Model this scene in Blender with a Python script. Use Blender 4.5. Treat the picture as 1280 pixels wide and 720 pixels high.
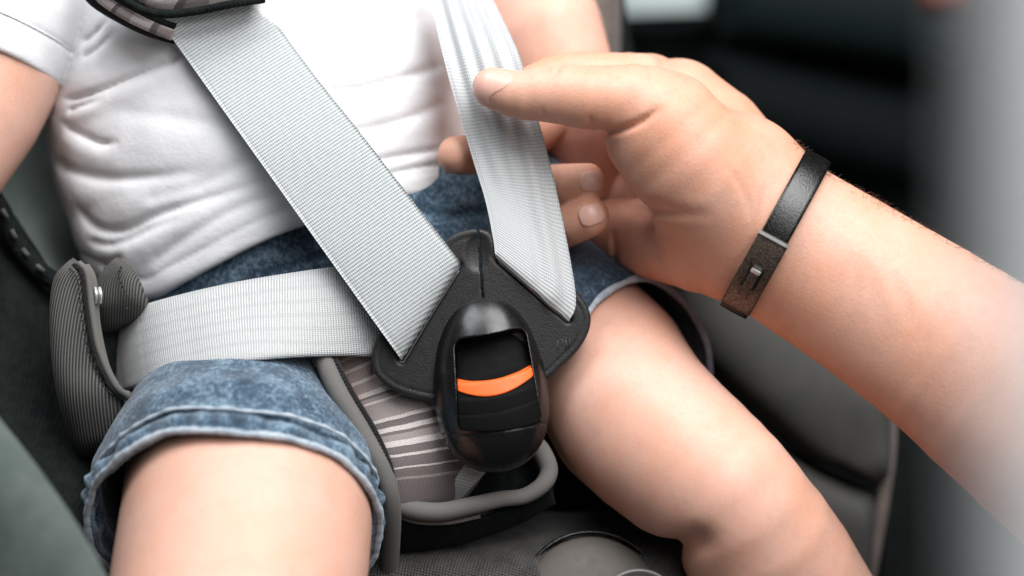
import bpy, math, random
import numpy as np
from mathutils import Matrix, Vector

random.seed(7)
rng = np.random.default_rng(7)
for o in list(bpy.data.objects):
    bpy.data.objects.remove(o)
sc = bpy.context.scene
col = sc.collection

# ------------------------------------------------------------------ camera
FOCUS = 0.80                       # metres from lens to the buckle
PITCH, ROLL = math.radians(40), math.radians(12)
TARGET = np.array([0.0, 0.0, 0.75])
fwd = np.array([0, math.cos(PITCH), -math.sin(PITCH)])
r0 = np.array([1.0, 0, 0]); u0 = np.cross(r0, fwd)
right = math.cos(ROLL) * r0 - math.sin(ROLL) * u0
up = np.cross(right, fwd)
back = -fwd
campos = TARGET + back * FOCUS
AX = np.stack([right, up, back])   # rows: axes of the tilted bench the seat is built on
cd = bpy.data.cameras.new('camera'); cam = bpy.data.objects.new('camera', cd); col.objects.link(cam)
cam.matrix_world = Matrix(((right[0], up[0], back[0], campos[0]), (right[1], up[1], back[1], campos[1]),
                           (right[2], up[2], back[2], campos[2]), (0, 0, 0, 1)))
cd.sensor_width = 36; cd.lens = 67; cd.clip_start = 0.02; cd.clip_end = 50
cd.dof.use_dof = True; cd.dof.focus_distance = 0.795; cd.dof.aperture_fstop = 2.8
sc.camera = cam

def W(p):                          # bench millimetres -> world metres
    p = np.asarray(p, dtype=float)
    return TARGET + (p @ AX) / 1000.0

# ------------------------------------------------------------------ light
w = bpy.data.worlds.new('World'); sc.world = w; w.use_nodes = True
bg = w.node_tree.nodes['Background']; bg.inputs[0].default_value = (0.90, 0.96, 1.0, 1); bg.inputs[1].default_value = 0.05

def area(name, p, target, size, power, colr, sy=None):
    l = bpy.data.lights.new(name, 'AREA'); l.shape = 'RECTANGLE'; l.size = size; l.size_y = sy or size
    l.energy = power; l.color = colr
    o = bpy.data.objects.new(name, l); col.objects.link(o)
    o.location = Vector(W(p)); d = Vector(W(target) - W(p)); o.rotation_euler = d.to_track_quat('-Z', 'Y').to_euler()
    return o
area('door_light', (330, 960, 640), (0, 20, -20), 0.95, 19.5, (1.0, 0.985, 0.985), 0.75)
area('front_fill', (480, 520, 1080), (40, 0, 100), 0.80, 6.2, (1.0, 0.99, 0.99))  # fill lamp added behind the camera, brightens the bar and the fronts
area('window_light', (-380, 860, 400), (-60, 0, -20), 0.45, 5.0, (0.93, 0.97, 1.0))
area('seat_light', (600, 250, 250), (150, -100, -120), 0.35, 0.5, (1, 1, 1))
sc.view_settings.view_transform = 'Standard'; sc.view_settings.look = 'None'
sc.view_settings.exposure = 0.2; sc.view_settings.gamma = 1.0
try:
    sc.view_settings.use_curve_mapping = False
except Exception:
    pass
sc.render.engine = 'CYCLES'
sc.cycles.use_denoising = True
sc.cycles.max_bounces = 8; sc.cycles.diffuse_bounces = 4; sc.cycles.glossy_bounces = 3
sc.cycles.caustics_reflective = False; sc.cycles.caustics_refractive = False
sc.cycles.sample_clamp_indirect = 6

# ------------------------------------------------------------------ geometry helpers
K = 0.3359                         # millimetres per photo pixel at the focus distance
def S(h): return K * (800 - h) / 800
def C(px, py, h):
    s = S(h); return np.array([(px - 640) * s, (360 - py) * s, h], float)
def B(px, py, h, rpx):
    c = C(px, py, h); return (c[0], c[1], c[2], rpx * S(h))

def spline(pts, n, closed=False):
    P = np.asarray(pts, float); m = len(P)
    if closed:
        Q = np.vstack([P[-1], P, P[0], P[1]]); segs = m
    else:
        Q = np.vstack([2 * P[0] - P[1], P, 2 * P[-1] - P[-2]]); segs = m - 1
    t = np.linspace(0, segs, n, endpoint=not closed)
    i = np.minimum(t.astype(int), segs - 1); f = (t - i)[:, None]
    a, b, c, d = Q[i], Q[i + 1], Q[i + 2], Q[i + 3]
    return 0.5 * (2 * b + (c - a) * f + (2 * a - 5 * b + 4 * c - d) * f ** 2 + (3 * b - a - 3 * c + d) * f ** 3)

def resample(P, n):
    L = np.r_[0, np.cumsum(np.linalg.norm(np.diff(P, axis=0), axis=1))]
    t = np.linspace(0, L[-1], n)
    return np.stack([np.interp(t, L, P[:, k]) for k in range(P.shape[1])], 1)

def link(name, V, F, mat, parent=None, uv=None, smooth=True, world=False):
    V = np.asarray(V, float)
    Wv = V if world else W(V)
    if parent is not None:
        root = parent
        off = np.zeros(3)
        while root is not None:
            off += np.array(root.location); root = root.parent
        loc = np.zeros(3); Lv = Wv - off
    else:
        loc = Wv.mean(0); Lv = Wv - loc
    me = bpy.data.meshes.new(name)
    if isinstance(F, np.ndarray):
        me.vertices.add(len(Lv)); me.vertices.foreach_set('co', Lv.astype(np.float32).ravel())
        n, k = F.shape
        me.loops.add(n * k); me.loops.foreach_set('vertex_index', F.astype(np.int32).ravel())
        me.polygons.add(n); me.polygons.foreach_set('loop_start', (np.arange(n) * k).astype(np.int32))
        me.polygons.foreach_set('loop_total', np.full(n, k, np.int32))
        me.update(calc_edges=True)
    else:
        me.from_pydata([tuple(v) for v in Lv], [], F); me.update()
    if smooth:
        me.polygons.foreach_set('use_smooth', np.ones(len(me.polygons), bool))
    if uv is not None:
        lay = me.uv_layers.new(name='UVMap')
        li = np.zeros(len(me.loops), np.int32); me.loops.foreach_get('vertex_index', li)
        lay.data.foreach_set('uv', np.asarray(uv, np.float32)[li].ravel())
    me.materials.append(mat)
    o = bpy.data.objects.new(name, me); col.objects.link(o)
    if parent is not None: o.parent = parent
    o.location = Vector(loc)
    return o

def thing(name, label, cat, p, group=None):
    o = bpy.data.objects.new(name, None); col.objects.link(o); o.location = Vector(W(p)); o.empty_display_size = 0.02
    o['label'] = label; o['category'] = cat
    if group: o['group'] = group
    return o
def tag(o, label, cat, group=None):
    o['label'] = label; o['category'] = cat
    if group: o['group'] = group
    return o

def slab(name, P, thick, mat, parent=None, uv=None, disp=None, world=False):
    """a sheet P[nu,nv,3] given a thickness, closed at its rim"""
    nu, nv, _ = P.shape
    du = np.gradient(P, axis=0); dv = np.gradient(P, axis=1)
    N = np.cross(du, dv); N /= np.linalg.norm(N, axis=2, keepdims=True) + 1e-12
    if N[..., 2].mean() < 0: N = -N
    top = P + N * thick / 2; bot = P - N * thick / 2
    if disp is not None: top = top + N * disp[..., None]
    V = np.vstack([top.reshape(-1, 3), bot.reshape(-1, 3)])
    idx = np.arange(nu * nv).reshape(nu, nv)
    q = np.stack([idx[:-1, :-1], idx[1:, :-1], idx[1:, 1:], idx[:-1, 1:]], -1).reshape(-1, 4)
    flip = np.cross(du, dv)[..., 2].mean() < 0
    t = q[:, ::-1] if flip else q
    b = (q if flip else q[:, ::-1]) + nu * nv
    F = [t, b]
    def rim(e):
        r = np.stack([e[:-1], e[1:], e[1:] + nu * nv, e[:-1] + nu * nv], -1)
        F.append(r)
    for e in (idx[:, 0], idx[-1, :], idx[::-1, -1], idx[0, ::-1]):
        rim(e[::-1] if flip is False else e)
    if uv is not None: uv = np.vstack([uv.reshape(-1, 2)] * 2)
    return link(name, V, np.vstack(F), mat, parent, uv, world=world)

def pillow(name, L, R, bulge, mat, parent=None, n=40, m=16, k=2.6, back=0.3, endr=0.12, wav=0.0):
    """a stuffed cushion between two edge curves (bench mm), rounded at every side"""
    L = resample(spline(L, 80), n); R = resample(spline(R, 80), n)
    v = np.linspace(0, 1, m)
    v = 0.5 - 0.5 * np.cos(np.pi * v)
    P = L[:, None] * (1 - v)[None, :, None] + R[:, None] * v[None, :, None]
    prof = np.maximum(0, 1 - np.abs(2 * v - 1) ** k) ** 0.5
    t = np.linspace(0, 1, n)
    e = np.ones(n)
    if endr > 0:
        e = np.minimum(1, np.sqrt(np.maximum(0, 1 - (1 - np.minimum(np.minimum(t, 1 - t) / endr, 1)) ** 2)))
    H = prof[None, :] * e[:, None] * bulge
    if wav: H = H + wav * prof[None] * np.sin(t * 23)[:, None] * np.cos(v * 4)[None]
    top = P + np.array([0, 0, 1.0]) * H[..., None]; bot = P - np.array([0, 0, 1.0]) * (H * back)[..., None]
    V = np.vstack([top.reshape(-1, 3), bot.reshape(-1, 3)])
    idx = np.arange(n * m).reshape(n, m)
    q = np.stack([idx[:-1, :-1], idx[:-1, 1:], idx[1:, 1:], idx[1:, :-1]], -1).reshape(-1, 4)
    if np.cross(P[1, 0] - P[0, 0], P[0, 1] - P[0, 0])[2] > 0: q = q[:, ::-1]
    F = [q, q[:, ::-1] + n * m]
    for e_ in (idx[:, 0], idx[:, -1], idx[0], idx[-1]):
        F.append(np.stack([e_[:-1], e_[1:], e_[1:] + n * m, e_[:-1] + n * m], -1))
    ln = np.r_[0, np.cumsum(np.linalg.norm(np.diff((L + R) / 2, axis=0), axis=1))]
    wd = np.linalg.norm(R - L, axis=1)
    uv = np.stack([np.repeat(ln[:, None], m, 1) / 100, wd[:, None] * v[None] / 100], -1).reshape(-1, 2)
    o = link(name, V, np.vstack(F), mat, parent, np.vstack([uv, uv]))
    return o, P + np.array([0, 0, 1.0]) * H[..., None]

def tube_arrays(path, r, seg=10, closed=False, squash=1.0):
    P = np.asarray(path, float); n = len(P)
    r = np.broadcast_to(np.asarray(r, float), (n,))
    if closed:
        T = np.roll(P, -1, 0) - np.roll(P, 1, 0)
    else:
        T = np.gradient(P, axis=0)
    T /= np.linalg.norm(T, axis=1, keepdims=True) + 1e-12
    ref = np.array([0.13, 0.21, 1.0]); ref /= np.linalg.norm(ref)
    A = np.cross(T, ref); A /= np.linalg.norm(A, axis=1, keepdims=True) + 1e-12
    Bn = np.cross(A, T)
    th = np.linspace(0, 2 * np.pi, seg, endpoint=False)
    V = P[:, None] + r[:, None, None] * (A[:, None] * np.cos(th)[None, :, None] + squash * Bn[:, None] * np.sin(th)[None, :, None])
    idx = np.arange(n * seg).reshape(n, seg)
    nx = np.roll(idx, -1, 1)
    if closed:
        up_ = np.roll(idx, -1, 0)
        F = np.stack([idx, nx, np.roll(nx, -1, 0), up_], -1).reshape(-1, 4)
    else:
        F = np.stack([idx[:-1], nx[:-1], nx[1:], idx[1:]], -1).reshape(-1, 4)
    V = V.reshape(-1, 3)
    if not closed:
        V = np.vstack([V, P[0], P[-1]])
        a, b = n * seg, n * seg + 1
        c0 = np.stack([idx[0], np.full(seg, a), np.full(seg, a), nx[0]], -1)
        caps = []
        Ft = [F]
        # caps as degenerate-free quads: pairs of triangles merged
        i0 = idx[0]; i1 = idx[-1]
        for j in range(0, seg, 2):
            caps.append([i0[(j + 2) % seg], i0[(j + 1) % seg], i0[j], a])
            caps.append([i1[j], i1[(j + 1) % seg], i1[(j + 2) % seg], b])
        F = np.vstack([F, np.array(caps)])
    L = np.r_[0, np.cumsum(np.linalg.norm(np.diff(P, axis=0), axis=1))]
    uv = np.stack([np.repeat(L[:, None], seg, 1) / 100, r[:, None] * th[None] / 100], -1).reshape(-1, 2)
    if not closed: uv = np.vstack([uv, [[0, 0], [L[-1] / 100, 0]]])
    return V, F[:, ::-1], uv

def tube(name, path, r, mat, parent=None, seg=10, closed=False, n=None, squash=1.0):
    P = np.asarray(path, float)
    if n: P = spline(P, n, closed)
    V, F, uv = tube_arrays(P, r, seg, closed, squash)
    return link(name, V, F, mat, parent, uv)

def many(name, items, mat, parent=None):
    Vs, Fs, o = [], [], 0
    for V, F in items:
        Vs.append(V); Fs.append(F + o); o += len(V)
    ob = link(name, np.vstack(Vs), np.vstack(Fs), mat, parent)
    ob['kind'] = 'stuff'
    return ob

def stitches(name, path, mat, parent, pitch=2.4, length=1.5, r=0.22, lift=0.15):
    P = np.asarray(path, float)
    L = np.r_[0, np.cumsum(np.linalg.norm(np.diff(P, axis=0), axis=1))]
    items = []
    for s in np.arange(0.5, L[-1] - length, pitch):
        q = [np.array([np.interp(s + f * length, L, P[:, k]) for k in range(3)]) for f in (0, 0.25, 0.5, 0.75, 1)]
        for j, z in enumerate((-0.25, lift, lift * 1.3, lift, -0.25)): q[j][2] += z
        V, F, _ = tube_arrays(np.array(q), r, 6)
        items.append((V, F))
    return many(name, items, mat, parent)

# ------------------------------------------------------------------ implicit surfaces
class Grid:
    def __init__(s, lo, hi, step):
        s.lo = np.array(lo, float); s.step = step
        s.n = np.ceil((np.array(hi) - s.lo) / step).astype(int) + 1
        ax = [(s.lo[i] + step * np.arange(s.n[i])).astype(np.float32) for i in range(3)]
        s.x = ax[0][:, None, None]; s.y = ax[1][None, :, None]; s.z = ax[2][None, None, :]
    def rot(s, o, axes):           # coordinates in a local frame (rows of axes)
        dx, dy, dz = s.x - np.float32(o[0]), s.y - np.float32(o[1]), s.z - np.float32(o[2])
        return [np.float32(a[0]) * dx + np.float32(a[1]) * dy + np.float32(a[2]) * dz for a in axes]

def smin(a, b, k):
    h = np.maximum(k - np.abs(a - b), 0) / k
    return np.minimum(a, b) - h * h * (k * 0.25)
def smax(a, b, k): return -smin(-a, -b, k)

def cone(G, a, b, sq=1.0, zc=0.0):
    ax_, ay_, az_ = a[0], a[1], (a[2] - zc) * sq
    bx_, by_, bz_ = b[0], b[1], (b[2] - zc) * sq
    dx, dy, dz = bx_ - ax_, by_ - ay_, bz_ - az_
    L2 = dx * dx + dy * dy + dz * dz + 1e-9
    X = G.x - np.float32(ax_); Y = G.y - np.float32(ay_); Z = (G.z - np.float32(zc)) * np.float32(sq) - np.float32(az_)
    t = np.clip((X * np.float32(dx / L2) + Y * np.float32(dy / L2)) + Z * np.float32(dz / L2), 0, 1)
    d = np.sqrt((X - t * np.float32(dx)) ** 2 + (Y - t * np.float32(dy)) ** 2 + (Z - t * np.float32(dz)) ** 2)
    return d - (np.float32(a[3]) + t * np.float32(b[3] - a[3]))
def chain(G, pts, n=None, sq=1.0, zc=0.0):
    P = np.array(pts, float)
    if n: P = spline(P, n)
    f = None
    for a, b in zip(P[:-1], P[1:]):
        d = cone(G, a, b, sq, zc)
        f = d if f is None else np.minimum(f, d)
    return f

def dist2d(X, Y, pl):
    """distance to a polyline in the x,y plane, and the parameter 0..1 along it"""
    best = np.full(np.broadcast(X, Y).shape, 1e9, np.float32); par = np.zeros_like(best)
    n = len(pl) - 1
    for i in range(n):
        a, b = pl[i][:2], pl[i + 1][:2]
        dx, dy = b[0] - a[0], b[1] - a[1]
        t = np.clip(((X - a[0]) * dx + (Y - a[1]) * dy) / (dx * dx + dy * dy + 1e-9), 0, 1)
        d = np.sqrt((X - a[0] - t * dx) ** 2 + (Y - a[1] - t * dy) ** 2)
        m = d < best
        best = np.where(m, d, best); par = np.where(m, (i + t) / n, par)
    return best, par
def side2d(X, Y, pl):
    """signed distance to an open polyline (positive to its left)"""
    d, _ = dist2d(X, Y, pl)
    best = np.full(d.shape, 1e9, np.float32); sg = np.ones_like(best)
    for i in range(len(pl) - 1):
        a, b = pl[i][:2], pl[i + 1][:2]
        dx, dy = b[0] - a[0], b[1] - a[1]
        t = np.clip(((X - a[0]) * dx + (Y - a[1]) * dy) / (dx * dx + dy * dy + 1e-9), 0, 1)
        q = np.sqrt((X - a[0] - t * dx) ** 2 + (Y - a[1] - t * dy) ** 2)
        c = dx * (Y - a[1]) - dy * (X - a[0])
        m = q < best - 1e-4
        best = np.where(m, q, best); sg = np.where(m, np.sign(c), sg)
    return d * sg
def poly2d(X, Y, pl):
    """signed distance to a closed polygon, negative inside"""
    P = np.asarray(pl, float)[:, :2]; n = len(P)
    d, _ = dist2d(X, Y, np.vstack([P, P[:1]]))
    ins = np.zeros(d.shape, bool)
    for i in range(n):
        a, b = P[i], P[(i + 1) % n]
        if a[1] == b[1]: continue
        c = ((a[1] > Y) != (b[1] > Y)) & (X < (b[0] - a[0]) * (Y - a[1]) / (b[1] - a[1]) + a[0])
        ins ^= np.broadcast_to(c, ins.shape)
    return np.where(ins, -d, d)

def surf(G, f, relax=1):
    f = np.array(np.broadcast_to(f, tuple(G.n)), np.float32)
    for sl in ((0, 0), (0, -1), (1, 0), (1, -1), (2, 0), (2, -1)):
        ix = [slice(None)] * 3; ix[sl[0]] = sl[1]
        f[tuple(ix)] = np.maximum(f[tuple(ix)], 0.3 * G.step)
    s = f < 0
    cnt = sum(s[i:s.shape[0] - 1 + i, j:s.shape[1] - 1 + j, k:s.shape[2] - 1 + k].astype(np.int8) for i in (0, 1) for j in (0, 1) for k in (0, 1))
    act = (cnt > 0) & (cnt < 8)
    ijk = np.argwhere(act)
    idx = np.full(act.shape, -1, np.int64); idx[act] = np.arange(len(ijk))
    cor = [(i, j, k) for i in (0, 1) for j in (0, 1) for k in (0, 1)]
    val = np.stack([f[ijk[:, 0] + c[0], ijk[:, 1] + c[1], ijk[:, 2] + c[2]] for c in cor], 1)
    pos = np.zeros((len(ijk), 3)); num = np.zeros(len(ijk))
    for p in range(8):
        for q in range(p + 1, 8):
            dc = np.array(cor[q]) - np.array(cor[p])
            if np.abs(dc).sum() != 1: continue
            m = (val[:, p] < 0) != (val[:, q] < 0)
            t = val[m, p] / (val[m, p] - val[m, q])
            pos[m] += np.array(cor[p]) + t[:, None] * dc; num[m] += 1
    V = G.lo + G.step * (ijk + pos / num[:, None])
    F = []
    for axn in range(3):
        a = [slice(1, -1)] * 3; a[axn] = slice(0, -1)
        b = [slice(1, -1)] * 3; b[axn] = slice(1, None)
        s0, s1 = s[tuple(a)], s[tuple(b)]
        e = np.argwhere(s0 != s1); sg = s0[s0 != s1]
        o1, o2 = [(1, 2), (2, 0), (0, 1)][axn]
        base = e + 1; base[:, axn] -= 1
        def cell(d1, d2):
            c = base.copy(); c[:, o1] -= d1; c[:, o2] -= d2
            return idx[c[:, 0], c[:, 1], c[:, 2]]
        q = np.stack([cell(1, 1), cell(0, 1), cell(0, 0), cell(1, 0)], 1)
        q[~sg] = q[~sg][:, ::-1]
        F.append(q)
    F = np.vstack(F); F = F[(F >= 0).all(1)]
    for _ in range(relax):
        acc = np.zeros_like(V); n = np.zeros(len(V))
        for i in range(4):
            for j in (1, 3):
                np.add.at(acc, F[:, i], V[F[:, (i + j) % 4]]); np.add.at(n, F[:, i], 1)
        V = 0.5 * V + 0.5 * acc / np.maximum(n, 1)[:, None]
    return V, F

def vnoise(X, Y, Z, scale, seed=0, octs=2):
    """cheap smooth noise out of sines"""
    r = np.random.default_rng(seed); out = 0
    for o in range(octs):
        for _ in range(4):
            k = r.normal(size=3) * (2 ** o) / scale; ph = r.uniform(0, 6.28)
            out = out + np.sin(X * np.float32(k[0]) + Y * np.float32(k[1]) + Z * np.float32(k[2]) + np.float32(ph)) * np.float32(0.25 / (1.8 ** o))
    return out

# ------------------------------------------------------------------ materials
class MatB:
    def __init__(s, name):
        s.m = bpy.data.materials.new(name); s.m.use_nodes = True; s.t = s.m.node_tree; s.n = s.t.nodes; s.l = s.t.links
        s.b = s.n['Principled BSDF']
    def node(s, ty, **kw):
        n = s.n.new(ty)
        for k, v in kw.items(): setattr(n, k, v)
        return n
    def set(s, **kw):
        for k, v in kw.items():
            s.b.inputs[k.replace('_', ' ')].default_value = v
        return s
    def coord(s, out='Object', scale=(1000, 1000, 1000), rot=(0, 0, 0)):
        tc = s.node('ShaderNodeTexCoord'); mp = s.node('ShaderNodeMapping')
        mp.inputs['Scale'].default_value = scale; mp.inputs['Rotation'].default_value = rot
        s.l.new(tc.outputs[out], mp.inputs[0]); return mp.outputs[0]
    def noise(s, vec, scale, detail=3, rough=0.55):
        n = s.node('ShaderNodeTexNoise'); n.inputs['Scale'].default_value = scale; n.inputs['Detail'].default_value = detail
        n.inputs['Roughness'].default_value = rough
        s.l.new(vec, n.inputs['Vector']); return n.outputs['Fac']
    def wave(s, vec, scale, direction='X', dist=0.0):
        n = s.node('ShaderNodeTexWave'); n.bands_direction = direction; n.inputs['Scale'].default_value = 0.314 / scale
        n.inputs['Distortion'].default_value = dist
        s.l.new(vec, n.inputs['Vector']); return n.outputs['Fac']
    def ramp(s, fac, stops, interp='LINEAR'):
        r = s.node('ShaderNodeValToRGB'); r.color_ramp.interpolation = interp
        e = r.color_ramp.elements
        while len(e) > 1: e.remove(e[-1])
        e[0].position, e[0].color = stops[0][0], (*stops[0][1], 1)
        for p, c in stops[1:]:
            q = e.new(p); q.color = (*c, 1)
        s.l.new(fac, r.inputs[0]); return r.outputs[0]
    def math(s, op, a, b):
        n = s.node('ShaderNodeMath', operation=op)
        for i, v in enumerate((a, b)):
            if hasattr(v, 'is_output'): s.l.new(v, n.inputs[i])
            else: n.inputs[i].default_value = v
        return n.outputs[0]
    def mix(s, fac, a, b, mode='MIX'):
        n = s.node('ShaderNodeMix', data_type='RGBA', blend_type=mode)
        for sock, v in ((n.inputs[0], fac), (n.inputs[6], a), (n.inputs[7], b)):
            if hasattr(v, 'is_output'): s.l.new(v, sock)
            elif isinstance(v, tuple): sock.default_value = (*v, 1)
            else: sock.default_value = v
        return n.outputs[2]
    def bump(s, hgt, strength=0.3, dist=0.0005):
        n = s.node('ShaderNodeBump'); n.inputs['Strength'].default_value = strength; n.inputs['Distance'].default_value = dist
        s.l.new(hgt, n.inputs['Height'])
        if s.b.inputs['Normal'].is_linked: s.l.new(s.b.inputs['Normal'].links[0].from_socket, n.inputs['Normal'])
        s.l.new(n.outputs[0], s.b.inputs['Normal']); return s
    def color(s, sock): s.l.new(sock, s.b.inputs['Base Color']); return s
    def rough(s, sock): s.l.new(sock, s.b.inputs['Roughness']); return s

def skin(name, base, deep, sss=0.30, relief=1.0, scl=0.006):
    M = MatB(name); c = M.coord()
    big = M.noise(c, 0.022, 3); mid = M.noise(c, 0.11, 4, 0.6)
    a = M.ramp(big, [(0.35, base), (0.68, deep)])
    b = M.ramp(mid, [(0.30, (0.93, 0.92, 0.92)), (0.5, (1, 1, 1)), (0.72, (1.0, 0.93, 0.90))])
    b2 = M.ramp(M.noise(c, 0.75, 3, 0.7), [(0.3, (0.945, 0.925, 0.91)), (0.55, (1, 1, 1)), (0.75, (1.03, 1.03, 1.03))])
    M.color(M.mix(1.0, M.mix(1.0, a, b, 'MULTIPLY'), b2, 'MULTIPLY'))
    M.set(Roughness=0.46, Subsurface_Weight=sss, Subsurface_Radius=(1.0, 0.40, 0.21), Subsurface_Scale=scl, Specular_IOR_Level=0.5)
    M.rough(M.ramp(M.noise(c, 0.35, 3), [(0.3, (0.43,) * 3), (0.7, (0.58,) * 3)]))
    v = M.node('ShaderNodeTexVoronoi'); v.inputs['Scale'].default_value = 1.1; M.l.new(c, v.inputs['Vector'])
    M.bump(v.outputs['Distance'], 0.16 * relief, 0.0004)
    M.bump(M.noise(c, 0.5, 4), 0.16 * relief, 0.0005)
    return M.m
m_skin_child = skin('child_skin', (0.735, 0.455, 0.365), (0.70, 0.39, 0.28), 0.28, 0.3, 0.004)
m_skin_adult = skin('adult_skin', (0.70, 0.405, 0.305), (0.66, 0.325, 0.21), 0.14, 0.9, 0.004)
M = MatB('fingernail'); M.set(Base_Color=(0.72, 0.43, 0.355, 1), Roughness=0.36, Subsurface_Weight=0.2, Subsurface_Radius=(1, .4, .25), Subsurface_Scale=0.002); m_nail = M.m

def cloth(name, ca, cb, nscale=0.3, weave=1.3, bumpd=0.0004, rough=0.9, strength=0.35, sheen=0.15, rot=(0.3, 0.2, 0.4)):
    M = MatB(name); c = M.coord()
    M.color(M.ramp(M.noise(c, nscale, 4, 0.6), [(0.35, ca), (0.65, cb)]))
    cr = M.coord(rot=rot)
    h = M.math('ADD', M.wave(cr, weave, 'X', 0.6), M.wave(cr, weave, 'Y', 0.6))
    M.bump(h, strength, bumpd)
    M.bump(M.noise(c, 0.9, 3), 0.3, bumpd)
    M.bump(M.noise(c, 0.13, 3), 0.3, 0.0012)
    M.set(Roughness=rough, Sheen_Weight=sheen, Sheen_Roughness=0.4, Specular_IOR_Level=0.12)
    return M.m
m_shirt = cloth('white_jersey', (0.79, 0.79, 0.81), (0.83, 0.83, 0.845), 0.06, 0.8, 0.0003, 0.95, 0.03, 0.05)
m_thread_w = cloth('white_thread', (0.70, 0.70, 0.71), (0.75, 0.75, 0.76), 0.5)
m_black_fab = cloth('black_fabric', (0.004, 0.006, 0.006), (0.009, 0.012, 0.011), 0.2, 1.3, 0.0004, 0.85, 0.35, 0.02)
m_grey_fab = cloth('grey_fabric', (0.16, 0.158, 0.150), (0.21, 0.206, 0.195), 0.3, 1.0, 0.0005, 0.85)
m_dkgrey_fab = cloth('dark_grey_fabric', (0.07, 0.07, 0.067), (0.115, 0.112, 0.106), 0.12, 1.25, 0.0008, 0.8, 0.9, 0.05)
m_green_fab = cloth('grey_green_fabric', (0.07, 0.09, 0.083), (0.10, 0.12, 0.11), 0.05, 0.9)
m_brown_fab = cloth('taupe_fabric', (0.12, 0.10, 0.09), (0.18, 0.15, 0.135), 0.05, 0.9)
m_thread_g = cloth('grey_thread', (0.20, 0.20, 0.19), (0.28, 0.28, 0.27), 0.8)
m_thread_k = cloth('dark_thread', (0.012, 0.012, 0.012), (0.02, 0.02, 0.02), 0.8)

def denim(name, lo, mid, hi):
    M = MatB(name); c = M.coord()
    cr = M.coord(rot=(0.4, 0.3, 0.75))
    mott = M.noise(c, 0.50, 6, 0.80); big = M.noise(c, 0.06, 4)
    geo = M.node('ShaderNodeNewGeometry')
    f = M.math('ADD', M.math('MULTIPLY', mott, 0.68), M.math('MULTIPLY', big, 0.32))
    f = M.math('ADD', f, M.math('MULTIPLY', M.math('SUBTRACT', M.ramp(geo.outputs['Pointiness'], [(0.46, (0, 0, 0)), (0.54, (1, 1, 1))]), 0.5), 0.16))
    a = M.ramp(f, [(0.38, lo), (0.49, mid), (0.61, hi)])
    tw = M.wave(cr, 0.95, 'X', 1.5)
    a2 = M.mix(M.math('MULTIPLY', tw, 0.10), a, hi)
    M.color(a2); M.set(Roughness=0.95, Sheen_Weight=0.2)
    M.bump(tw, 0.12, 0.0003); M.bump(mott, 0.7, 0.0006)
    return M.m
m_denim = denim('blue_denim', (0.006, 0.018, 0.036), (0.030, 0.066, 0.108), (0.20, 0.29, 0.37))
m_denim_worn = denim('worn_denim_edge', (0.13, 0.19, 0.27), (0.26, 0.33, 0.41), (0.48, 0.54, 0.60))
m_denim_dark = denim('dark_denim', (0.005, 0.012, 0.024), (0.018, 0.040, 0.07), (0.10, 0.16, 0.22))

def webbing(name, light, dark, pitch_u, painted_sheen=False):
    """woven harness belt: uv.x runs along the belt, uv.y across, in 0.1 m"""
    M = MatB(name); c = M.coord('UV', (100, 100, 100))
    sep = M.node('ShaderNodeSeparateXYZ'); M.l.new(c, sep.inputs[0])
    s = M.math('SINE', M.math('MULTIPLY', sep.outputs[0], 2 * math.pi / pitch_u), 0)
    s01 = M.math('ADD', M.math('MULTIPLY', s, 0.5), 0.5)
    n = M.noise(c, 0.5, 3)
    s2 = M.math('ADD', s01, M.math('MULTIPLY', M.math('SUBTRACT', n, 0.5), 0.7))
    a = M.ramp(s2, [(0.12, dark), (0.55, light)])  # shade in the rib valleys put into the colour
    y = M.math('SINE', M.math('MULTIPLY', sep.outputs[1], 2 * math.pi / 0.9), 0)
    if painted_sheen:
        yb = M.math('SINE', M.math('MULTIPLY', sep.outputs[1], 2 * math.pi / 6.2), 0)
        a = M.mix(M.ramp(yb, [(0.35, (0, 0, 0)), (0.75, (0.5,) * 3)]), a, tuple(x * 0.72 for x in light))  # belt sheen painted as lighter and darker bands
    M.color(a)
    M.bump(y, 0.22, 0.0003)
    M.bump(M.noise(c, 2.0, 2), 0.15, 0.0003)
    M.set(Roughness=0.55, Specular_IOR_Level=0.4, Sheen_Weight=0.1)
    return M.m
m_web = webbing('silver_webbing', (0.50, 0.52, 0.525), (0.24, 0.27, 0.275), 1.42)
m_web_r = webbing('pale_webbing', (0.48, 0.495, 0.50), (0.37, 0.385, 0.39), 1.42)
m_web_lap = webbing('lap_webbing', (0.52, 0.53, 0.53), (0.30, 0.31, 0.31), 1.12, True)

def plastic(name, colr, rough, grain=0.0, gs=2.2, spec=0.4):
    M = MatB(name); c = M.coord()
    M.set(Base_Color=(*colr, 1), Specular_IOR_Level=spec)
    M.rough(M.ramp(M.noise(c, 0.25, 4), [(0.3, (rough * 0.85,) * 3), (0.7, (min(1, rough * 1.2),) * 3)]))
    if grain: M.bump(M.noise(c, gs, 2), grain, 0.0003)
    return M.m
m_black_pl = plastic('black_plastic', (0.005, 0.005, 0.005), 0.27, 0.06, 1.8, 0.5)
m_tongue = plastic('grained_black_plastic', (0.018, 0.018, 0.018), 0.42, 0.5, 1.3)
m_orange = plastic('orange_plastic', (0.90, 0.13, 0.018), 0.5, 0.15)
m_grey_pl = plastic('grey_plastic', (0.11, 0.10, 0.09), 0.55, 0.12, 2.2, 0.25)
m_pale_pl = plastic('pale_grey_trim', (0.70, 0.73, 0.74), 0.55, 0.1)
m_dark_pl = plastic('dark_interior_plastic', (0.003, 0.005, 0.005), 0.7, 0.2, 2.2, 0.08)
m_red_pl = plastic('red_reflector', (0.16, 0.03, 0.015), 0.4)
M = MatB('leather_black'); c = M.coord()
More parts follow.
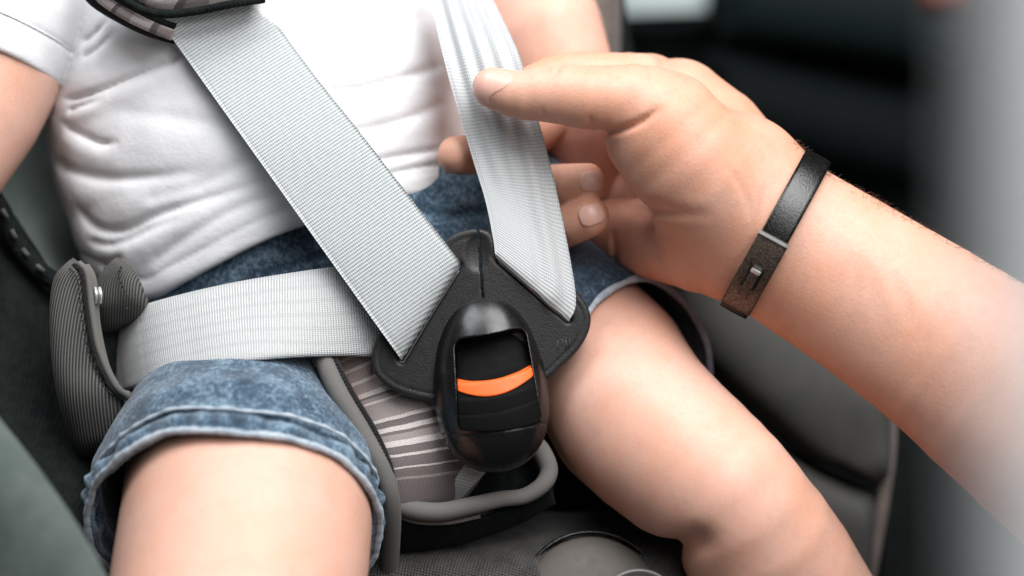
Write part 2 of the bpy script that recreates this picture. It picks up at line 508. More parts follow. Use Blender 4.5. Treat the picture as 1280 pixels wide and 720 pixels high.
M.color(M.ramp(M.noise(c, 0.5, 4), [(0.4, (0.003, 0.003, 0.003)), (0.75, (0.012, 0.011, 0.010))]))
M.set(Roughness=0.24, Specular_IOR_Level=0.55); M.bump(M.noise(c, 1.3, 4), 0.35, 0.0005); m_leather = M.m
M = MatB('antique_metal'); c = M.coord()
M.color(M.ramp(M.noise(c, 1.1, 5), [(0.35, (0.045, 0.033, 0.027)), (0.7, (0.20, 0.15, 0.12))]))
M.set(Metallic=0.75, Roughness=0.48); M.bump(M.noise(c, 1.2, 4), 0.35, 0.0005); m_antique = M.m
M = MatB('polished_metal'); M.set(Base_Color=(0.75, 0.73, 0.70, 1), Metallic=0.6, Roughness=0.25); m_steel = M.m
M = MatB('seat_leather'); c = M.coord()
M.color(M.ramp(M.noise(c, 0.05, 3), [(0.3, (0.052, 0.053, 0.049)), (0.7, (0.068, 0.067, 0.061))]))
M.set(Roughness=0.5, Specular_IOR_Level=0.25); M.bump(M.noise(c, 0.6, 4), 0.3, 0.0006); m_seat = M.m
M = MatB('arm_hair'); M.set(Base_Color=(0.10, 0.045, 0.02, 1), Roughness=0.5); m_hair = M.m

def ribbed(name, light, dark, pitch, rotk, gap=0.45, rel=0.5):
    """corded upholstery: fine pale cords on dark, uv in 0.1 m"""
    M = MatB(name); c = M.coord('UV', (100, 100, 100), (0, 0, rotk))
    sep = M.node('ShaderNodeSeparateXYZ'); M.l.new(c, sep.inputs[0])
    s = M.math('SINE', M.math('MULTIPLY', sep.outputs[1], 2 * math.pi / pitch), 0)
    s01 = M.math('ADD', M.math('MULTIPLY', s, 0.5), 0.5)
    tw = M.math('SINE', M.math('MULTIPLY', sep.outputs[0], 2 * math.pi / (pitch * 0.6)), 0)
    f = M.math('ADD', s01, M.math('MULTIPLY', tw, 0.10))
    M.color(M.ramp(f, [(gap, dark), (gap + 0.3, light)]))
    M.bump(f, rel, 0.0006); M.set(Roughness=0.85, Sheen_Weight=0.05, Specular_IOR_Level=0.15)
    return M.m
m_rib = ribbed('corded_grey_cover', (0.13, 0.128, 0.12), (0.035, 0.035, 0.033), 1.3, 0.16)
m_rib2 = ribbed('corded_grey_trim', (0.16, 0.155, 0.146), (0.115, 0.11, 0.103), 0.8, 1.0, 0.45, 0.2)

def stripes(name, stops, dirx=True, length=1.0):
    M = MatB(name); c = M.coord('UV', (1, 1, 1)); n = M.noise(c, 9, 2)
    sep = M.node('ShaderNodeSeparateXYZ'); M.l.new(c, sep.inputs[0])
    f = M.math('DIVIDE', sep.outputs[0 if dirx else 1], length)
    f = M.math('ADD', f, M.math('MULTIPLY', M.math('SUBTRACT', n, 0.5), 0.012))
    col_ = M.ramp(f, stops, 'CONSTANT')
    c2 = M.coord('UV', (100, 100, 100)); k = M.noise(c2, 1.6, 3)
    M.color(M.mix(1.0, col_, M.ramp(k, [(0.3, (0.72,) * 3), (0.7, (1.1,) * 3)]), 'MULTIPLY'))
    h = M.math('ADD', M.wave(c2, 0.7, 'Y', 0.5), k)
    M.bump(h, 0.5, 0.0005); M.set(Roughness=0.85, Sheen_Weight=0.15)
    return M.m

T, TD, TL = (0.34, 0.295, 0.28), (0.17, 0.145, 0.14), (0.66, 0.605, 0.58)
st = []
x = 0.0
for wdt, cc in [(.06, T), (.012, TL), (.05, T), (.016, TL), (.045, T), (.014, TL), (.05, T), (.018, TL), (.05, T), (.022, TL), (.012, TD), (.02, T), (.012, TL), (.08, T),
                (.018, TL), (.03, TD), (.026, TL), (.012, TD), (.035, T), (.024, TL), (.035, TD), (.014, TL), (.045, TD), (.010, TL), (.04, TD), (.010, T), (.05, TD)]:  # woven pattern; extra dark stripes at the lower end paint in shade
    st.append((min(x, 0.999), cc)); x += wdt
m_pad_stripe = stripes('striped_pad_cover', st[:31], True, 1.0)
st2 = []; x = 0
for wdt, cc in [(.10, TD), (.10, TL), (.03, TD), (.09, (0.40, .34, .32)), (.12, TL), (.04, TD), (.10, (0.36, .31, .29)), (.14, TL), (.03, TD), (.10, T), (.15, TL)]:
    st2.append((min(x, 0.999), cc)); x += wdt
m_shoulder_stripe = stripes('striped_shoulder_cover', st2, True, 0.75)

# ================================================================== SETTING
def box_room():
    """dark car cabin behind the seat: far door, roof side and floor"""
    V = np.array([C(-1100, -900, -700), C(2400, -900, -700), C(2400, 1700, -700), C(-1100, 1700, -700)])
    n = 24; P = np.zeros((n, n, 3))
    for i in range(n):
        for j in range(n):
            a = V[0] + (V[1] - V[0]) * i / (n - 1); b = V[3] + (V[2] - V[3]) * i / (n - 1)
            P[i, j] = a + (b - a) * j / (n - 1); P[i, j, 2] += 18 * math.sin(i * 0.9) * math.sin(j * 0.7)
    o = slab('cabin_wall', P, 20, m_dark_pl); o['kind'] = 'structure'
box_room()

# far window of the car, pale daylight behind it
t = thing('car_window', 'small pale car window glowing in the dark cabin behind the arm', 'window', C(805, -10, -650))
M = MatB('window_daylight'); M.set(Base_Color=(0.30, 0.36, 0.35, 1), Roughness=0.4, Emission_Color=(0.62, 0.74, 0.71, 1), Emission_Strength=0.14); m_day = M.m
pillow('pane', [C(770, -120, -655), C(768, -60, -655), C(775, 18, -655)], [C(905, -120, -655), C(900, -60, -655), C(882, 14, -655)], 3, m_day, t, endr=0)
tube('window_frame', [C(764, -120, -650), C(762, -40, -650), C(772, 26, -650), C(884, 24, -650), C(908, -40, -650), C(914, -120, -650)], 6, m_dark_pl, t, n=40)

# inner trim of the far car door
t = thing('door_trim', 'dark moulded car door panel in the blurred background', 'door panel', C(1050, 250, -620))
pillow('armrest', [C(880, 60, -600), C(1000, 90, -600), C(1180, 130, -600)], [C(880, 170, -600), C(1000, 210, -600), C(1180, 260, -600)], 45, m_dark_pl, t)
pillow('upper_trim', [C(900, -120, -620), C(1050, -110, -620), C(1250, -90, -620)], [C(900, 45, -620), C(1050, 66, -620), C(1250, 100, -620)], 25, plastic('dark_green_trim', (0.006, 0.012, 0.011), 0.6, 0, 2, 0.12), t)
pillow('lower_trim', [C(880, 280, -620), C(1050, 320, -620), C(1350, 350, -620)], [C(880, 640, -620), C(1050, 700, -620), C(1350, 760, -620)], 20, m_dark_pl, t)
o, _ = pillow('door_reflector', [C(1150, -22, -590), C(1180, -24, -590), C(1215, -26, -590)], [C(1150, 8, -590), C(1180, 10, -590), C(1215, 8, -590)], 8, m_red_pl)
tag(o, 'blurred red reflector at the upper right of the dark door', 'reflector')

# the car's own seat, right of the child
t = thing('car_seat', 'grey leather car seat with seams behind the knee and forearm', 'car seat', C(1000, 700, -190))
pillow('cushion', [C(840, 300, -150), C(850, 420, -150), C(985, 558, -150), C(1040, 584, -150), C(1098, 608, -150)], [C(1000, 300, -170), C(1060, 380, -160), C(1108, 470, -150), C(1112, 540, -150), C(1104, 605, -150)], 22, m_seat, t, k=5)
pillow('cushion', [C(905, 520, -152), C(985, 562, -150), C(1040, 590, -150), C(1096, 614, -150)], [C(930, 800, -140), C(1000, 820, -140), C(1050, 820, -140), C(1082, 790, -140)], 20, m_seat, t, k=5)
tube('piping', [C(1060, 350, -150), C(1104, 440, -142), C(1112, 540, -140), C(1104, 620, -138), C(1090, 700, -135), C(1072, 800, -132)], 3.6, m_brown_fab, t, n=50)
pillow('seat_side', [C(1108, 400, -190), C(1120, 560, -190), C(1085, 830, -190)], [C(1300, 400, -330), C(1310, 560, -330), C(1280, 830, -330)], 10, m_black_fab, t)

# door frame bar close to the lens
t = thing('door_frame', 'pale grey door frame bar blurred along the right edge of the picture', 'door frame', (48, -120, 620))
zc_ = 620
Lp = [np.array([46.0, 75, zc_]), np.array([46.2, 20, zc_]), np.array([46.8, -30, zc_]), np.array([48.0, -80, zc_])]
Rp = [p + np.array([24.0, 0, -12]) for p in Lp]
pillow('bar', Lp, Rp, 6, m_pale_pl, t, k=5, back=1.0, endr=0.03)
tube('rubber_seal', [p + np.array([25.5, 0, -13]) for p in Lp], 2.5, m_dark_pl, t, n=24)

# ================================================================== CHILD SEAT
seat = thing('child_seat', 'dark child car seat with corded grey cover holding the child', 'child seat', C(560, 900, -160))
pillow('back_cushion', [C(40, -260, -165), C(20, 60, -160), C(60, 330, -150), C(160, 560, -120), C(200, 760, -100)],
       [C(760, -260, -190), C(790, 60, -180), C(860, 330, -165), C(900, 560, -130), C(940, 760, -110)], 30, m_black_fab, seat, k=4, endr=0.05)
# inside of the left wing: greenish panel with a corded dark edge
pillow('wing_lining', [C(-60, 120, -100), C(-40, 200, -105), C(5, 270, -108), C(60, 345, -100), C(90, 380, -95)],
       [C(130, 120, -150), C(120, 200, -150), C(112, 260, -145), C(118, 320, -135), C(130, 360, -125)], 16, cloth('wing_lining_fabric', (0.30, 0.36, 0.335), (0.38, 0.44, 0.41), 0.05, 0.9), seat, k=3)
tube('wing_piping', [C(-30, 215, -40), C(2, 262, -40), C(22, 305, -39), C(50, 338, -36), C(80, 358, -36)], 4.0, m_black_fab, seat, n=40)
stitches('piping_stitch', spline([C(-30, 215, -35), C(2, 262, -35), C(22, 304, -34), C(50, 337, -31), C(78, 356, -31)], 60) + np.array([0.5, 0.5, 1.0]), cloth('piping_thread', (0.05, 0.053, 0.05), (0.09, 0.09, 0.087), 0.3), seat, 10.0, 4.0, 1.0, 0.2)
# dark outer side of the wing
pillow('wing_side', [C(-160, 240, -60), C(-140, 400, -30), C(-100, 560, 0), C(-40, 760, 30)],
       [C(20, 270, -66), C(75, 365, -50), C(110, 520, -35), C(150, 700, 0)], 14, m_black_fab, seat, k=3)
# near rounded edge, lower left
pillow('wing_edge', [C(-220, 470, 40), C(-160, 620, 60), C(-90, 800, 80)], [C(-18, 500, 75), C(52, 590, 95), C(118, 690, 105), C(170, 800, 110)], 20, m_green_fab, seat, k=3, endr=0.04)

# padded lips of the cover on both sides of the belt slot
_, lipP = pillow('slot_lip', [C(92, 322, -6), C(68, 352, -4), C(64, 420, 0), C(74, 500, -4), C(100, 575, -22)],
       [C(94, 324, -8), C(116, 345, -8), C(124, 400, -8), C(132, 450, -8), C(156, 494, -8), C(158, 560, -20)], 13, m_rib, seat, n=70, m=26, k=2.4)
e = spline([C(92, 330, 3), C(103, 345, 4), C(109, 392, 5), C(118, 440, 6), C(137, 482, 5), C(152, 496, 1)], 90)
tube('slot_seam', e, 0.9, m_thread_k, seat, 8)
tube('slot_seam', e + np.array([2.0, 0.6, -0.6]), 1.4, m_rib2, seat, 8)
stitches('lip_stitch', spline([C(86, 334, 6.5), C(97, 350, 7.8), C(102, 395, 9), C(111, 442, 9.5), C(128, 480, 8.5), C(142, 494, 4)], 90), m_thread_k, seat, 1.9, 1.2, 0.28, 0.2)
tube('lip_rim', [C(106, 333, -3), C(115, 352, -2), C(119, 402, -1), C(126, 440, 0), C(134, 466, 1), C(148, 490, -1), C(160, 495, -4)], 2.2, m_rib2, seat, 10, n=60)
_, lip2 = pillow('slot_lip', [C(146, 322, -20), C(122, 350, -20), C(120, 385, -20), C(124, 420, -28)],
       [C(148, 322, -20), C(168, 338, -14), C(184, 372, -14), C(190, 400, -24)], 8, m_rib, seat, n=50, m=24, k=3.4)
e = spline([C(144, 329, -13), C(141, 345, -12.3), C(147, 362, -11), C(160, 386, -11)], 50)
tube('slot_seam', e, 1.3, m_rib2, seat, 8)
stitches('lip_stitch', spline([C(152, 331, -8.5), C(149, 346, -5.5), C(155, 362, -4), C(164, 378, -4)], 50), m_thread_k, seat, 1.9, 1.2, 0.3, 0.25)
tube('slot_seam', spline([C(133, 335, -15), C(129, 352, -14), C(132, 372, -13), C(142, 392, -14)], 40), 1.1, m_thread_k, seat, 8)
# polished cord guides between the lips
for dx in (0, 5.5):
    tube('cord_guide', [C(119 + dx, 360, 1), C(120.5 + dx, 368, 3), C(119.5 + dx, 379, 1)], 0.8, m_steel, seat, 10, n=14)
# dark well of the slot
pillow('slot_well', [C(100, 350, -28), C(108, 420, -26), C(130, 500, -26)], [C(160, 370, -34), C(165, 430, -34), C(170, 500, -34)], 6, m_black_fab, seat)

# front of the seat base and the round adjuster cover
pillow('seat_front', [C(330, 640, -60), C(360, 720, -40), C(380, 900, -20)], [C(980, 640, -75), C(990, 720, -50), C(1000, 900, -30)], 42, m_dkgrey_fab, seat, k=2.2, n=60, m=40, endr=0.3)
# lathe for the cover
def lathe(name, c, prof, mat, parent, tilt=(0, 0), seg=48, sx=1.0):
    th = np.linspace(0, 2 * np.pi, seg, endpoint=False)
    pr = np.array(prof, float); n = len(pr)
    V = np.stack([pr[:, 0][:, None] * np.cos(th)[None] * sx, pr[:, 0][:, None] * np.sin(th)[None], np.repeat(pr[:, 1][:, None], seg, 1)], -1).reshape(-1, 3)
    rx, ry = tilt
    Rx = np.array([[1, 0, 0], [0, math.cos(rx), -math.sin(rx)], [0, math.sin(rx), math.cos(rx)]])
    Ry = np.array([[math.cos(ry), 0, math.sin(ry)], [0, 1, 0], [-math.sin(ry), 0, math.cos(ry)]])
    V = V @ (Ry @ Rx).T + c
    idx = np.arange(n * seg).reshape(n, seg); nx = np.roll(idx, -1, 1)
    F = np.stack([idx[:-1], nx[:-1], nx[1:], idx[1:]], -1).reshape(-1, 4)
    return link(name, V, F, mat, parent)
ca = C(742, 762, -6)
lathe('adjuster_cover', ca, [(31.5, -14), (31.5, -6), (31.2, -3), (30, -1), (26, 1.5), (18, 3.6), (10, 4.6), (0.1, 5)], m_grey_pl, seat, (-0.25, 0.1), sx=0.98)
lathe('adjuster_rim', ca + np.array([0, 0, -4]), [(33.2, -10), (33.6, -4), (33.2, -1.5), (32.4, -1.2), (31.8, -3)], m_black_pl, seat, (-0.25, 0.1), sx=0.98)
lathe('adjuster_button', C(800, 764, 3), [(17.8, -6), (17.8, 0), (17.2, 1.0), (16.4, 0.9), (15.8, -0.6), (13, -1.6), (0.1, -1.8)], plastic('worn_grey_plastic', (0.16, 0.15, 0.14), 0.3, 0.1), seat, (-0.25, 0.1))

# far wing of the seat, beyond the child's arm
pillow('far_wing', [C(640, -120, -150), C(690, -40, -150), C(722, 40, -150), C(700, 200, -150)], [C(740, -120, -165), C(772, -40, -165), C(776, 40, -165), C(770, 200, -165)], 14, m_brown_fab, seat)
pillow('hip_bolster', [C(690, 300, -90), C(700, 340, -85), C(720, 400, -95)], [C(790, 300, -100), C(800, 330, -95), C(800, 380, -100)], 14, m_grey_fab, seat)

# ================================================================== CHILD
child = thing('person', 'seated toddler in white t-shirt and denim shorts strapped into the seat', 'person', C(470, 420, -110))
A1 = np.array([0.0, -0.70, 0.714]); A1 /= np.linalg.norm(A1)
C1 = C(293, 660, 20)
N1 = np.array([0.0, 0.714, 0.70])
def thigh_pts():
    o = C1 + np.array([5.5, 0, 0]) + N1 * 5
    return [(*(o - A1 * 130 - N1 * 48 + np.array([4, 0, -8])), 46), (*(o - A1 * 60 - N1 * 17 + np.array([-5, 0, 0])), 49), (*(o - A1 * 5), 51.0), (*(o + A1 * 40), 50), (*(o + A1 * 95), 46), (*(o + A1 * 130 + np.array([0, -20, -10])), 44),
            (*(o + A1 * 150 + np.array([0, -90, -60])), 40), (*(o + A1 * 150 + np.array([0, -170, -110])), 34)]
R_THIGH = [B(690, 400, -75, 95), B(752, 446, -52, 98), B(787, 512, -28, 106), B(862, 582, -12, 101), B(918, 630, -5, 93), B(972, 722, -22, 104), B(1040, 840, -50, 100), B(1100, 960, -80, 85)]
R_ARM = [B(60, -60, -60, 85), B(12, 20, -50, 86), B(-20, 108, -40, 88), B(-98, 232, -25, 84), B(-150, 330, -10, 70)]
L_ARM = [B(610, -120, -105, 80), B(650, -30, -95, 74), B(690, 60, -80, 70), B(715, 150, -85, 58), B(730, 230, -95, 50)]
TORSO = [B(370, 300, -80, 236), B(338, 200, -80, 262), B(325, 100, -84, 268), B(310, -60, -100, 240), B(300, -170, -115, 190)]
G = Grid((-330, -275, -190), (235, 175, 190), 1.9)
f = chain(G, thigh_pts(), 14)
kn = chain(G, R_THIGH, 18)
# the fold at the back of the knee
d2, _ = dist2d(G.x, G.y, [C(808, 700, -5), C(838, 686, 0), C(868, 672, 5)])
kn = kn + 5.0 * np.exp(-(d2 / 5.5) ** 2)
f = smin(f, kn, 10)
tor = chain(G, [(a[0], a[1], a[2], a[3] - 22) for a in TORSO], 10, 1.6, -84)
pel = chain(G, [B(370, 350, -92, 148), B(560, 360, -98, 150)], None, 1.5, -95)
f = smin(f, smin(tor, pel, 20), 14)
f = smin(f, chain(G, R_ARM, 10), 8)
f = smin(f, chain(G, L_ARM, 10), 8)
# the dimple below the left hem of the thigh, and soft unevenness
f = f + 0.35 * vnoise(G.x, G.y, G.z, 26, 3, 1)
V, F = surf(G, f, 2)
link('body', V, F, m_skin_child, child)
BODY = f; GB = G

# ---- shorts: hips and the left leg of the picture
G = Grid((-240, -150, -160), (60, 110, 110), 1.3)
axA = np.cross(A1, np.array([1.0, 0, 0])); 
tt = G.rot(C1, [A1, [1, 0, 0], N1])
tt[2] = tt[2] + 0.48 * np.maximum(0, -tt[0] - 26)
tt[1] = np.where(tt[1] > 0, tt[1] * (1 + 0.00008 * np.minimum(tt[0], 0) ** 2), tt[1])
rad = np.sqrt(tt[1] ** 2 + tt[2] ** 2)
ang = np.arctan2(tt[1], tt[2])
T_ = tt[0]
hemline = 1.5 * np.sin(ang * 3 + 0.5) + 1.0 * np.sin(ang * 7 + 1) - 3.0 * np.exp(-((ang - 0.9) / 0.25) ** 2)
R = 60.5 + 0.012 * np.minimum(-T_, 60) + 1.2 * np.sin(ang * 2 + 0.6)
# drape: the cloth rises towards the groin, gathers near the hem
R = R + 1.7 * vnoise(G.x, G.y, G.z, 13, 5, 2) + 0.5 * vnoise(G.x, G.y, G.z, 4.5, 6, 1) - 1.0 * np.exp(-((ang - 0.75 - 0.004 * T_) / 0.11) ** 2) * np.exp(-((T_ + 12) / 9) ** 2)
band = -T_ + hemline
R = R - 1.7 * np.exp(-((band - 10.5) / 1.6) ** 2) + 1.2 * np.exp(-((band - 6) / 3.2) ** 2) * (1 + 1.3 * np.sin(ang * 26 + 3 * np.sin(ang * 5)))
leg = (rad - R)
leg_in = rad - (R - 3.4)
legs = smax(leg, T_ - hemline, 1.5)
hol = np.maximum(leg_in, -(T_ + 45))
pel = chain(G, [B(355, 335, -76, 204), B(450, 330, -76, 206), B(590, 345, -84, 185)], None, 1.45, -80)
pel = pel + 1.8 * vnoise(G.x, G.y, G.z, 12, 8, 2) + 0.5 * vnoise(G.x, G.y, G.z, 4.5, 9, 1)
for pl, dp, wd in [([(520, 262), (560, 268), (600, 262)], 3.0, 3.0), ([(300, 352), (360, 330), (420, 312)], 2.5, 2.5), ([(500, 262), (520, 300)], 1.5, 2.5)]:
    d2, _ = dist2d(G.x, G.y, [C(a, b, -20) for a, b in pl]); pel = pel + dp * np.exp(-(d2 / wd) ** 2)
hip = np.maximum(legs, -(tt[0] + 118))
f = smin(hip, smax(pel, T_ + 30, 6), 12)
f = smax(f, -hol, 0.8)
# leave room at the crotch for the pad
V, F = surf(G, f, 1)
shorts = link('shorts', V, F, m_denim, child)
# worn hem edge
th = np.linspace(-math.pi, math.pi, 260, endpoint=False)
hl = 1.5 * np.sin(th * 3 + 0.5) + 1.0 * np.sin(th * 7 + 1) - 3.0 * np.exp(-((th - 0.9) / 0.25) ** 2)
Rr = 60.3 + 1.2 * np.sin(th * 2 + 0.6) + 0.15 * np.sin(th * 31) + 0.2 * np.sin(th * 17 + 1)
hem = C1 + np.outer(np.sin(th) * Rr, [1, 0, 0]) + np.outer(np.cos(th) * Rr, N1) + np.outer(hl - 0.6, A1)
tube('hem', hem, 1.45 + 0.14 * np.sin(th * 23) + 0.12 * np.sin(th * 71), m_denim_worn, shorts, 10, True)
hb = C1 + np.outer(np.sin(th) * (Rr + 0.5), [1, 0, 0]) + np.outer(np.cos(th) * (Rr + 0.5), N1) + np.outer(hl - 11.8, A1)
tube('hem_seam', hb, 0.75 + 0.25 * np.sin(th * 47), m_denim_worn, shorts, 8, True)

# ---- right leg of the shorts, a loose tube of cloth
hem_r = spline([C(724, 412, -16), C(742, 380, -22), C(772, 357, -32), C(805, 348, -42), C(840, 364, -48), C(868, 396, -50), C(886, 442, -52), C(880, 500, -70), C(840, 545, -85), C(780, 545, -80), C(728, 505, -62), C(708, 455, -34)], 120, True)
hip_r = spline([C(650, 330, -30), C(668, 308, -40), C(700, 290, -55), C(735, 290, -70), C(770, 305, -80), C(795, 335, -90), C(800, 380, -95), C(790, 440, -110), C(750, 470, -115), C(690, 470, -105), C(640, 420, -80), C(632, 370, -50)], 120, True)
hem_r = np.vstack([hem_r, hem_r[:1]]); hip_r = np.vstack([hip_r, hip_r[:1]])
tq = np.linspace(0, 1, 26)
P = hem_r[:, None] * (1 - tq)[None, :, None] + hip_r[:, None] * tq[None, :, None]
P[..., 2] += (4 * np.sin(np.linspace(0, 40, 121))[:, None] * np.exp(-((tq - 0.12) / 0.1) ** 2)[None] * 0.2 + 6 * np.sin(tq * np.pi)[None])
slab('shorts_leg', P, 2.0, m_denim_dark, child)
hr = hem_r[:-1]
tube('hem', hr, 1.6 + 0.15 * np.sin(np.linspace(0, 60, 120)), m_denim_worn, child, 10, True)

# ---- t-shirt
G = Grid((-310, -20, -150), (60, 175, 20), 1.15)
X2, Y2 = G.x[:, :, 0], G.y[:, :, 0]
tor = chain(G, TORSO, 10, 1.42, -82)
def px2(pts, h=-25): return [C(a, b, h) for a, b in pts]
folds = [  # polyline, depth of the valley, its half width, height and offset of the ridge below
    ([(72, 120), (110, 115), (160, 100), (225, 76), (260, 66)], 5.5, 2.1, 2.6, 5),
    ([(74, 134), (100, 128), (130, 122)], 4.0, 2.2, 1.5, 4),
    ([(66, 150), (100, 168), (125, 178), (152, 178)], 5.0, 2.4, 2.8, 6),
    ([(48, 196), (85, 212), (130, 222), (190, 222), (270, 214)], 4.0, 5.0, 2.5, 9),
    ([(84, 258), (110, 282), (150, 287), (200, 268), (270, 248), (350, 225)], 4.2, 4.0, 2.0, 8),
    ([(98, 300), (130, 305), (160, 298), (200, 282), (250, 268)], 2.6, 3.4, 0.8, 6),
    ([(110, 330), (135, 325), (150, 318)], 2.5, 2.4, 1.0, 4),
    ([(185, 330), (230, 300), (300, 262), (370, 238)], 2.0, 4.5, 1.0, 8),
    ([(96, 48), (112, 40), (135, 18)], 3.2, 2.0, 1.6, 4),
    ([(97, 68), (118, 58), (146, 36)], 3.2, 2.0, 1.6, 4),
    ([(215, 80), (240, 58), (300, 38)], 2.5, 4.0, 1.0, 6),
    ([(400, 118), (460, 110), (520, 88), (560, 70)], 3.2, 4.0, 1.6, 7),
    ([(430, 170), (500, 150), (560, 118)], 3.0, 4.0, 1.6, 7),
    ([(455, 205), (510, 192), (560, 180)], 3.8, 2.2, 2.0, 5),
    ([(480, 218), (530, 206), (570, 200)], 3.0, 2.0, 1.4, 4),
    ([(380, 40), (450, 36), (540, 10)], 2.0, 6.0, 1.0, 9),
    ([(400, 2), (408, 14), (416, 26)], 1.6, 1.6, 0.5, 4),
    ([(150, 140), (230, 150), (330, 170)], 1.5, 7.0, 0.8, 10),
    ([(180, 250), (260, 230), (340, 190)], 1.6, 6.0, 0.8, 10),
]
disp = np.zeros((G.n[0], G.n[1]), np.float32)
for pl, dp, wd, rh, ro in folds:
    q = spline([np.array(p) for p in px2(pl)], 22)
    d, par = dist2d(X2, Y2, q)
    tap = np.clip(np.minimum(par / 0.12 + 0.35, (1 - par) / 0.35), 0, 1)
    sg = side2d(X2, Y2, q)
    disp += tap * (0.85 * dp * (0.5 * np.exp(-(d / (0.5 * wd)) ** 2) + 0.5 * np.exp(-d / (1.2 * wd))) - 0.35 * rh * np.exp(-((sg + ro) / (ro * 0.7)) ** 2) * (np.abs(sg + ro) < 3 * ro) * np.exp(-(np.maximum(d - 2 * ro, 0) / ro) ** 2))
tor = tor + disp[:, :, None] + 0.9 * vnoise(G.x, G.y, G.z, 16, 11, 2) + 0.25 * vnoise(G.x, G.y, G.z, 5, 12, 1)
hemp = spline([np.array(p) for p in px2([(40, 330), (100, 352), (135, 372), (182, 374), (222, 356), (262, 336), (320, 307), (376, 284), (470, 252), (530, 240), (580, 232), (640, 230)], -20)], 60)
cut = side2d(X2, Y2, hemp)          # positive above the hem
# hem turned up and stitched
tor = tor + (-0.8 * np.exp(-((cut - 3) / 3.5) ** 2) + 0.7 * np.exp(-((cut - 9) / 1.0) ** 2))[:, :, None]
f = smax(tor, -cut[:, :, None], 2.0)
inner = chain(G, [(a[0], a[1], a[2], a[3] - 5.5) for a in TORSO], 10, 1.42, -82)
f = np.maximum(f, -np.maximum(inner, (cut - 14)[:, :, None]))
# sleeve
sa, sb = C(62, -110, -52), C(-17, 72, -42)
sax = (sb - sa) / np.linalg.norm(sb - sa)
s1 = np.cross(sax, [0, 0, 1.0]); s1 /= np.linalg.norm(s1); s2 = np.cross(s1, sax)
tt = G.rot(sb, [sax, s1, s2])
rr = np.sqrt(tt[1] ** 2 + (tt[2] * 1.04) ** 2)
Rs = 34.5 + 0.02 * (-tt[0]) + 0.7 * vnoise(G.x, G.y, G.z, 11, 21, 2)
Rs = Rs - 0.8 * np.exp(-((tt[0] + 15.5) / 0.9) ** 2) + 0.5 * np.exp(-((tt[0] + 6) / 6) ** 2)
slv = smax(rr - Rs, tt[0], 1.2)
slv = np.maximum(slv, -np.maximum(rr - (Rs - 3.2), -(tt[0] + 12)))
f = smin(f, slv, 1.2)
V, F = surf(G, f, 1)
shirt = link('t_shirt', V, F, m_shirt, child)
th = np.linspace(0, 2 * np.pi, 200)
ring = sb + np.outer(np.cos(th) * 34.3, s1) + np.outer(np.sin(th) * 33.2, s2) - 15.5 * sax
tube('sleeve_seam', sb + np.outer(np.cos(th) * 34.9, s1) + np.outer(np.sin(th) * 33.6, s2) - 15.5 * sax, 0.32, m_thread_w, shirt, 6, True)
hq = hemp[8:] + np.array([3.5, 9.0, 0])

# ================================================================== HARNESS
def strap(name, Lp, Rp, mat, label, thick=1.3, pitch=1.42, amp=0.16, nl=420, nw=26, grooves=None, bow=0.0, dirvec=None, ripple=0.0):
    L = spline(Lp, nl); R = spline(Rp, nl)
    v = np.linspace(0, 1, nw)
    P = L[:, None] * (1 - v)[None, :, None] + R[:, None] * v[None, :, None]
    P[..., 2] += bow * (1 - (2 * v - 1) ** 2)[None]
    mid = (L + R) / 2
    if dirvec is not None:
        s = (P - mid[0]) @ dirvec
    else:
        s = np.repeat(np.r_[0, np.cumsum(np.linalg.norm(np.diff(mid, axis=0), axis=1))][:, None], nw, 1)
    wv = np.linalg.norm(R - L, axis=1)[:, None] * v[None]
    if ripple: P[..., 2] += ripple * np.sin(s / 21 + 3 * v[None]) + 0.4 * ripple * np.sin(s / 9.0 - 5 * v[None])
    d = amp * np.sin(2 * np.pi * s / pitch)
    # selvedge: slightly thicker edges
    d = d - 0.35 * (np.maximum(np.abs(2 * v - 1) - 0.93, 0) / 0.07)[None] ** 2
    if grooves is not None: d = d + grooves(np.linspace(0, 1, nl)[:, None], v[None])
    uv = np.stack([s / 100, wv / 100], -1)
    o = slab(name, P, thick, mat, None, uv, d)
    return tag(o, label, 'strap', 'webbing straps of the harness')

dv = C(500, 447, 8) - C(195, 20, -14); dv /= np.linalg.norm(dv)
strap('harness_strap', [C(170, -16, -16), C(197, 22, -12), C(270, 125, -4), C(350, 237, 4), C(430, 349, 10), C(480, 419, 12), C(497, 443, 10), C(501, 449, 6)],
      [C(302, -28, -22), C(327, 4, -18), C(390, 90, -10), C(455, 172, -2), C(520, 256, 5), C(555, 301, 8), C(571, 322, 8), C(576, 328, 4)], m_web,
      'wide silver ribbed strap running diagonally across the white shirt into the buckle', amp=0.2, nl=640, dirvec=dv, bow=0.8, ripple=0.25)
def gr(t, v):
    return (0.95 * np.sin(v * 2 * np.pi * 4.2 + 0.6) * np.clip((0.55 - t) / 0.35, 0, 1) + 0.55 * np.sin(v * 2 * np.pi * 3.1) * np.clip((t - 0.3) / 0.3, 0, 1) * np.clip((0.98 - t) / 0.15, 0, 1) * (v > 0.45)) * 1.5
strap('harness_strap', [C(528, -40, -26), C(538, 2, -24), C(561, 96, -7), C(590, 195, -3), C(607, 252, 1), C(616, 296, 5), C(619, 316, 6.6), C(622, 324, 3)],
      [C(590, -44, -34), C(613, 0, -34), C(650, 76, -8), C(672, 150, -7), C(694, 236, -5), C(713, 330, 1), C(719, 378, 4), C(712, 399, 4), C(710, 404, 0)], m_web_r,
      'pale strap pinched under the thumb, twisting down into the right of the buckle', amp=0.07, nl=420, grooves=gr, bow=2.0, ripple=0.4)
